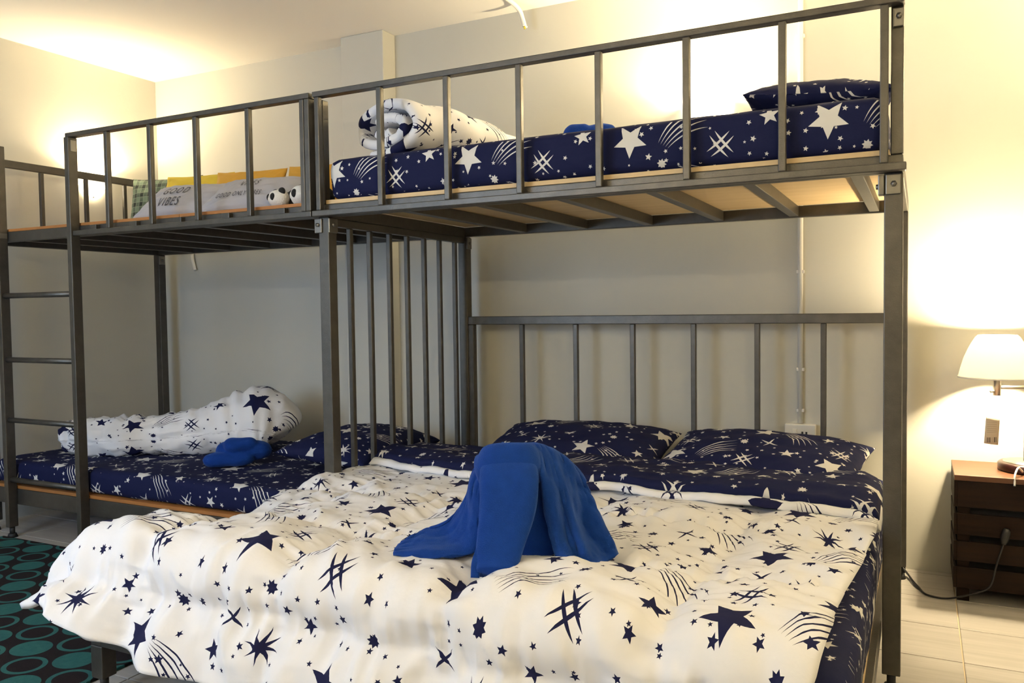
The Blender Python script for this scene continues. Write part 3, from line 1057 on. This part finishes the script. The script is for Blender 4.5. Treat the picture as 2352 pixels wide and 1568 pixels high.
# ------------------------------------------------------------------ cushions and plush toys on the upper left bunk
ZB = 1.4995
CG = 'cushions on the upper left bunk'
def stand(name, a, b, h, x, y, yaw, lean, mat, seed, label, z=None):
    """cushion standing on its edge, facing -Y then turned"""
    zc = ZB + b * cos(lean) + 0.01 if z is None else z
    o = pillow(name, a, b, h, (x, y, zc), (0, 0, 0), mat, seed)
    o.rotation_mode = 'QUATERNION'
    o.rotation_quaternion = (Matrix.Rotation(yaw, 4, 'Z') @ Matrix.Rotation(radians(90) - lean, 4, 'X')).to_quaternion()
    return tag(o, label, 'cushion', CG)
stand('cushion', .235, .185, .06, -1.872, .90, radians(12), radians(10), 'plaid', 1.0, 'green and black plaid cushion leaning in the bunk corner')
stand('cushion', .215, .158, .055, -1.36, .66, radians(8), radians(16), 'lemon', 2.0, 'lemon yellow cushion between the plaid and grey cushions')
stand('cushion', .20, .145, .055, -.92, .58, radians(10), radians(18), 'yellow', 3.0, 'mustard cushion in the middle behind the grey cushions')
stand('cushion', .22, .148, .055, -.50, .64, radians(6), radians(18), 'yellow', 4.0, 'mustard cushion nearest the guard post')

def text_part(txt, size, base, parent, dx, dy, z_of):
    """lettering printed on a cushion: thin shapes lying on its curved face (local space of the cushion)"""
    cu = bpy.data.curves.new('lettering', 'FONT')
    cu.body = txt
    cu.size = size
    cu.align_x = 'CENTER'
    cu.align_y = 'CENTER'
    cu.resolution_u = 3
    cu.space_character = 1.25
    tmp = bpy.data.objects.new('tmp', cu)
    COL.objects.link(tmp)
    dg = bpy.context.evaluated_depsgraph_get()
    me = bpy.data.meshes.new_from_object(tmp.evaluated_get(dg))
    bpy.data.objects.remove(tmp, do_unlink=True)
    bm = bmesh.new(); bm.from_mesh(me)
    bmesh.ops.triangulate(bm, faces=list(bm.faces))
    bmesh.ops.subdivide_edges(bm, edges=[e for e in bm.edges if e.calc_length() > size * .25], cuts=2)
    for v in bm.verts:
        x, y = v.co.x * .62 + dx, v.co.y * 1.25 + dy
        v.co = Vector((x, y, z_of(x, y) + .0025))
    bm.to_mesh(me); bm.free()
    me.materials.clear()
    me.materials.append(M['ink'])
    o = bpy.data.objects.new('lettering', me)
    COL.objects.link(o)
    o.parent = parent
    return o
def zfun(a, b, h):
    def f(x, y):
        u, v = max(-.98, min(.98, x / a)), max(-.98, min(.98, y / b))
        return h * ((1 - u * u) * (1 - v * v)) ** .42 + .002
    return f
g1 = stand('cushion', .225, .125, .048, -.915, .215, radians(12), radians(52), 'grey_cotton', 5.0, 'pale grey cushion lettered GOOD VIBES beside the plaid cushion')
text_part('GOOD', .062, None, g1, -.05, .012, zfun(.225, .125, .048))
text_part('VIBES', .062, None, g1, -.05, -.070, zfun(.225, .125, .048))
g2 = stand('cushion', .235, .125, .048, -.49, .205, radians(10), radians(54), 'grey_cotton', 6.0, 'pale grey cushion lettered VIBES ONLY beside the plush toys')
text_part('VIBES', .052, None, g2, -.03, .015, zfun(.235, .125, .048))
text_part('GOOD ONLY VIBES', .034, None, g2, -.05, -.065, zfun(.235, .125, .048))

def blob(name, c, r, mat, parent, n=20, sd=0.0):
    vs, fs = [], []
    for j in range(n + 1):
        th = pi * j / n
        for i in range(n * 2):
            ph = 2 * pi * i / (n * 2)
            d = Vector((sin(th) * cos(ph), sin(th) * sin(ph), cos(th)))
            w = 1 + .05 * fbm(d.x * 2 + sd, d.y * 2, d.z * 2, 2)
            vs.append(Vector(c) + Vector((d.x * r[0], d.y * r[1], d.z * r[2])) * w)
    fs = grid_faces(n * 2, n + 1, 0, True)
    return mesh_from(name, vs, fs, mat, parent)
def plush(x, y, z, s, yaw, label):
    root = thing('plush_toy', (x, y, z), label, 'soft toy', 'black and white plush toys')
    c, sn = cos(yaw), sin(yaw)
    def P(a, b, h):
        return (x + (a * c - b * sn) * s, y + (a * sn + b * c) * s, z + h * s)
    blob('head', P(0, 0, .055), (.070 * s, .062 * s, .056 * s), 'plush_white', root, 16, 1)
    blob('ear', P(-.045, .0, .095), (.024 * s, .018 * s, .024 * s), 'plush_black', root, 10, 2)
    blob('ear', P(.045, .0, .095), (.024 * s, .018 * s, .024 * s), 'plush_black', root, 10, 3)
    blob('eye_patch', P(-.026, -.052, .062), (.017 * s, .012 * s, .022 * s), 'plush_black', root, 10, 4)
    blob('eye_patch', P(.026, -.052, .062), (.017 * s, .012 * s, .022 * s), 'plush_black', root, 10, 5)
    blob('body', P(.0, .10, .055), (.065 * s, .075 * s, .055 * s), 'plush_black', root, 14, 6)
    return root
plush(-.265, .080, ZB, .66, radians(-25), 'small black and white plush toy lying by the lettered grey cushion')
plush(-.150, .090, ZB, .76, radians(-35), 'black and white plush toy against the guard post')
plush(.07, .33, 1.656, .62, radians(20), 'black and white plush toy half hidden behind the rolled duvet')

# ------------------------------------------------------------------ bedside: nightstand, lamp, cable
NX0, NX1, NY0, NY1, NZ = 2.157, 2.70, .872, 1.19, .462
ns = thing('nightstand', ((NX0 + NX1) / 2, (NY0 + NY1) / 2, 0), 'dark slatted wooden crate nightstand under the lit lamp', 'nightstand')
box('top_board', NX0, NX1, NY0, NY1, NZ - .020, NZ, 'walnut_top', ns, .002)
SL = [(.346, .440), (.245, .322), (.150, .221), (.050, .127)]
for z0, z1 in SL:
    box('slat', NX0 + .010, NX1 - .010, NY0 + .004, NY0 + .018, z0, z1, 'walnut', ns, .0015)
    box('slat', NX0 + .010, NX1 - .010, NY1 - .018, NY1 - .004, z0, z1, 'walnut', ns, .0015)
    box('side_slat', NX0, NX0 + .010, NY0 + .004, NY1 - .004, z0, z1, 'walnut', ns, .0015)
    box('side_slat', NX1 - .010, NX1, NY0 + .004, NY1 - .004, z0, z1, 'walnut', ns, .0015)
for x in (NX0 + .012, NX1 - .052):
    for y in (NY0 + .018, NY1 - .058):
        box('leg', x, x + .04, y, y + .04, 0.0, NZ - .020, 'walnut', ns, .002)
box('inner_panel', NX0 + .055, NX1 - .055, NY0 + .062, NY0 + .070, .06, NZ - .02, 'black_plastic', ns, 0)
box('bottom_board', NX0 + .012, NX1 - .012, NY0 + .07, NY1 - .06, .05, .062, 'walnut', ns, 0)

LXp, LYp = 2.405, 1.045
lamp = thing('table_lamp', (LXp, LYp, NZ), 'lit swing arm table lamp with white bell shade and dark wood base', 'lamp')
lathe('base', [(0.0, 0.0), (.098, 0.0), (.102, .006), (.102, .026), (.096, .032), (.070, .034), (0, .034)], 'lamp_wood', lamp, (LXp, LYp, NZ), 48)
lathe('base_plate', [(.085, .0325), (.085, .0355), (.0, .0365)], 'brushed', lamp, (LXp, LYp, NZ), 40)
cyl('column', LXp, LYp, NZ + .036, NZ + .225, .019, 'lamp_wood', lamp, 24)
lathe('collar', [(.021, .222), (.021, .232), (.012, .238), (.010, .24)], 'brushed', lamp, (LXp, LYp, NZ), 24)
cyl('stem', LXp, LYp, NZ + .236, NZ + .315, .009, 'brushed', lamp, 16)
SX, SY = 2.298, 1.02
ZA = NZ + .307
ZS = .806
tube('swing_arm', [(LXp, LYp, ZA), (SX, SY, ZA)], .007, 'brushed', lamp, 12)
cyl('socket', SX, SY, ZA - .03, ZS + .096, .013, 'brushed', lamp, 16)
tube('switch_key', [(SX, SY, ZA - .012), (SX - .022, SY - .012, ZA - .016)], .005, 'brushed', lamp, 10)
shade = lathe('shade', [(.128, 0), (.1265, .004), (.119, .036), (.109, .072), (.096, .104), (.084, .128), (.072, .148), (.064, .156)], 'shade', lamp, (SX, SY, ZS), 48)
sm = shade.modifiers.new('thick', 'SOLIDIFY'); sm.thickness = .002
lathe('shade_rim', [(.1285, -.002), (.130, .0), (.1285, .004), (.1265, .001), (.1285, -.002)], 'white_plastic', shade, (SX, SY, ZS), 48)
blob('bulb', (SX, SY, ZS + .120), (.019, .019, .024), 'bulb', lamp, 12)
add_light('lamp_light', 'POINT', (SX, SY, ZS + .120), 64.0, (1.0, .80, .50), .03).parent = None
# price tag hanging from the switch
def hang_tag():
    n = 8
    a, b = Vector((2.259, .945, .672)), Vector((2.305, .975, .664))
    dn = Vector((-.006, -.004, -.100))
    vs = []
    for j in range(n):
        for i in range(n):
            u, v = i / (n - 1), j / (n - 1)
            p = a.lerp(b, u) + dn * v + Vector((0, -1, 0)) * (.006 * sin(u * pi) + .004 * v)
            vs.append(p)
    o = mesh_from('price_tag', vs, grid_faces(n, n), 'tag_paper', lamp)
    s_ = o.modifiers.new('thick', 'SOLIDIFY'); s_.thickness = .0006
    tube('tag_string', [(SX - .02, SY - .01, ZA - .018), (2.275, .97, .70), (2.262, .947, .668)], .0008, 'white_plastic', o, 6)
    return o
def tag_mat():
    mt, nt, b = new_mat('printed_tag_paper')
    g = nt.n('ShaderNodeTexCoord').outputs['Generated']
    s = nt.sep(g)
    low = nt.math('MULTIPLY', nt.math('GREATER_THAN', s[2], .10), nt.math('LESS_THAN', s[2], .27))
    inx = nt.math('MULTIPLY', nt.math('GREATER_THAN', s[0], .18), nt.math('LESS_THAN', s[0], .80))
    wn = nt.n('ShaderNodeTexWhiteNoise', noise_dimensions='1D')
    nt.put(wn.inputs['W'], nt.math('FLOOR', nt.math('MULTIPLY', s[0], 46.0)))
    bars = nt.math('MULTIPLY', nt.math('MULTIPLY', low, inx), nt.math('GREATER_THAN', wn.outputs['Value'], .45))
    mid = nt.math('MULTIPLY', nt.math('GREATER_THAN', s[2], .40), nt.math('LESS_THAN', s[2], .90))
    ln = nt.math('MULTIPLY', nt.math('MULTIPLY', mid, inx), nt.math('LESS_THAN', nt.math('FRACT', nt.math('MULTIPLY', s[2], 16.0)), .3))
    f = nt.math('MAXIMUM', bars, nt.math('MULTIPLY', ln, .4))
    nt.put(b.inputs['Base Color'], nt.mix(f, (.50, .42, .33, 1), (.10, .08, .07, 1)))
    b.inputs['Roughness'].default_value = .6
    return mt
M['tag_paper'] = tag_mat()
hang_tag()
tube('lamp_cord', catmull([(LXp - .03, LYp - .095, NZ + .012), (LXp - .045, LYp - .12, NZ + .030), (LXp - .055, LYp - .15, NZ + .022), (LXp - .06, LYp - .166, NZ + .008), (LXp - .062, NY0 - .004, NZ - .025)], 30), .0035, 'white_plastic', lamp, 8)

cab = thing('power_cable', (2.15, .95, 0), 'thin black power cable from the bed post to the nightstand', 'cable')
tube('cable', catmull([(1.985, 1.115, .03), (2.0, 1.10, .018), (2.025, 1.03, .006), (2.045, .965, .005), (2.062, .905, .005), (2.085, .880, .005), (2.13, .872, .005), (2.175, .862, .020), (2.23, .855, .045), (2.272, .856, .075), (2.29, .858, .15), (2.305, .860, .205), (2.313, .860, .235)], 70), .0035, 'black_plastic', cab, 8)
tube('plug', catmull([(2.312, .860, .228), (2.316, .860, .255), (2.322, .860, .285)], 8), [.007, .010, .013, .014, .014, .014, .013, .009], 'black_plastic', cab, 14)
tube('cable', catmull([(1.987, 1.115, .026), (2.01, 1.06, .012), (2.03, .98, .004), (2.055, .93, .004), (2.066, .902, .004)], 24), .002, 'black_plastic', cab, 6)
box('wall_plug', 1.972, 1.997, 1.115, 1.14, .006, .036, 'black_plastic', cab, .003)

# ------------------------------------------------------------------ wall sconces, conduit, cables
def sconce(wall_pt, normal, label, power, uplight, cz=.145, group='frosted glass wall sconces'):
    """half bowl of frosted glass on a wall, open at the top"""
    n = Vector(normal)
    s = Vector((0, 0, 1)).cross(n)
    p = Vector(wall_pt)
    root = thing('wall_sconce', p, label, 'lamp', group)
    prof = [(.004, 0.0), (.020, .010), (.045, .030), (.065, .060), (.076, .095), (.082, .125), (.084, cz)]
    vs = []
    K = 24
    for r, z in prof:
        for k in range(K + 1):
            an = pi * k / K
            vs.append(p + s * (r * cos(an)) + n * (.012 + r * 1.15 * sin(an)) + Vector((0, 0, z)))
    o = mesh_from('glass_bowl', vs, grid_faces(K + 1, len(prof)), 'sconce_glass', root)
    m_ = o.modifiers.new('thick', 'SOLIDIFY'); m_.thickness = .003
    bm = bmesh.new()
    bmesh.ops.create_cube(bm, size=1.0)
    for v in bm.verts:
        q = v.co.copy()
        v.co = s * (q.x * .06) + n * (q.y * .012) + Vector((0, 0, q.z * .09))
    me = bpy.data.meshes.new('back_plate'); bm.to_mesh(me); bm.free()
    link('back_plate', me, 'white_plastic', root, p + n * .006 + Vector((0, 0, cz * .55)))
    tip = p + n * .018
    tube('finial', [tip + Vector((0, 0, -.006)), tip + Vector((0, 0, .008))], [.004, .007], 'brushed', root, 10)
    blob('bulb', p + n * .055 + Vector((0, 0, cz * .62)), (.018, .018, .028), 'bulb', root, 10)
    add_light('sconce_light', 'POINT', p + n * .062 + Vector((0, 0, cz + .012)), power, WARM, .03)
    # the bulb down in the bowl throws most of its light at the ceiling
    add_light('sconce_uplight', 'POINT', p + n * .062 + Vector((0, 0, cz * .78)), uplight, WARM, .02)
    return root
sconce((ROOM_X0, .735, 1.765), (1, 0, 0), 'glowing glass wall sconce on the left wall behind the bunk end', 4.5, 20.0)
sconce((1.195, ROOM_Y1, 1.84), (0, -1, 0), 'glowing glass wall sconce half hidden behind the upper mattress', 11.0, 34.0)
sconce((3.0, ROOM_Y1, 1.84), (0, -1, 0), 'glass wall sconce on the back wall past the nightstand', 32.0, 30.0)
sconce((0.55, ROOM_Y0, 1.84), (0, 1, 0), 'glass wall sconce on the wall behind the camera near the window', 18.0, 75.0)
sconce((3.1, ROOM_Y0, 1.84), (0, 1, 0), 'glass wall sconce on the wall behind the camera far from the window', 25.0, 75.0)

con = thing('cable_conduit', (1.59, ROOM_Y1, .6), 'thin white cable conduit running down the wall to the socket', 'conduit')
tube('pipe', [(1.588, ROOM_Y1 - .012, ROOM_H - .001), (1.588, ROOM_Y1 - .012, .579)], .011, 'white_plastic', con, 12)
for z in (2.2, 1.215, .625, .80):
    box('clip', 1.572, 1.604, ROOM_Y1 - .02, ROOM_Y1, z, z + .014, 'white_plastic', con, .002)
so = thing('socket_box', (1.59, ROOM_Y1, .45), 'white wall socket box behind the pillow at the conduit end', 'socket')
box('case', 1.528, 1.652, ROOM_Y1 - .04, ROOM_Y1, .485, .575, 'white_plastic', so, .004)
box('switch', 1.560, 1.578, ROOM_Y1 - .046, ROOM_Y1 - .038, .536, .556, 'white_plastic', so, .002)
for x in (1.600, 1.616):
    box('socket_hole', x - .004, x + .004, ROOM_Y1 - .0412, ROOM_Y1 - .038, .530, .545, 'black_plastic', so, 0)
cc = thing('ceiling_cable', (.33, 1.1, ROOM_H), 'white cable end hanging down from the ceiling edge', 'cable')
tube('cable', catmull([(.27, .70, ROOM_H - .012), (.30, .90, ROOM_H - .012), (.315, 1.03, ROOM_H - .016), (.325, 1.10, ROOM_H - .035), (.33, 1.125, ROOM_H - .07), (.338, 1.13, ROOM_H - .105)], 30), .011, 'white_plastic', cc, 12)
tube('wire_end', [(.338, 1.13, ROOM_H - .105), (.340, 1.128, ROOM_H - .118)], .005, 'lemon', cc, 8)
tube('wire_end', [(.338, 1.13, ROOM_H - .103), (.350, 1.132, ROOM_H - .112)], .005, 'white_plastic', cc, 8)
cc2 = thing('wall_cable', (-1.97, ROOM_Y1, 1.4), 'short white cable end on the wall under the left bunk', 'cable')
tube('cable', catmull([(-1.992, ROOM_Y1 - .012, 1.46), (-1.985, ROOM_Y1 - .014, 1.41), (-1.972, ROOM_Y1 - .016, 1.37), (-1.962, ROOM_Y1 - .018, 1.345)], 16), .010, 'white_plastic', cc2, 10)

# ------------------------------------------------------------------ rug
rug = box('rug', -1.95, -.13, -1.75, -.048, 0.0005, .010, 'rug', None, .003)
tag(rug, 'dark rug with rows of teal circles and rings on the floor', 'rug')
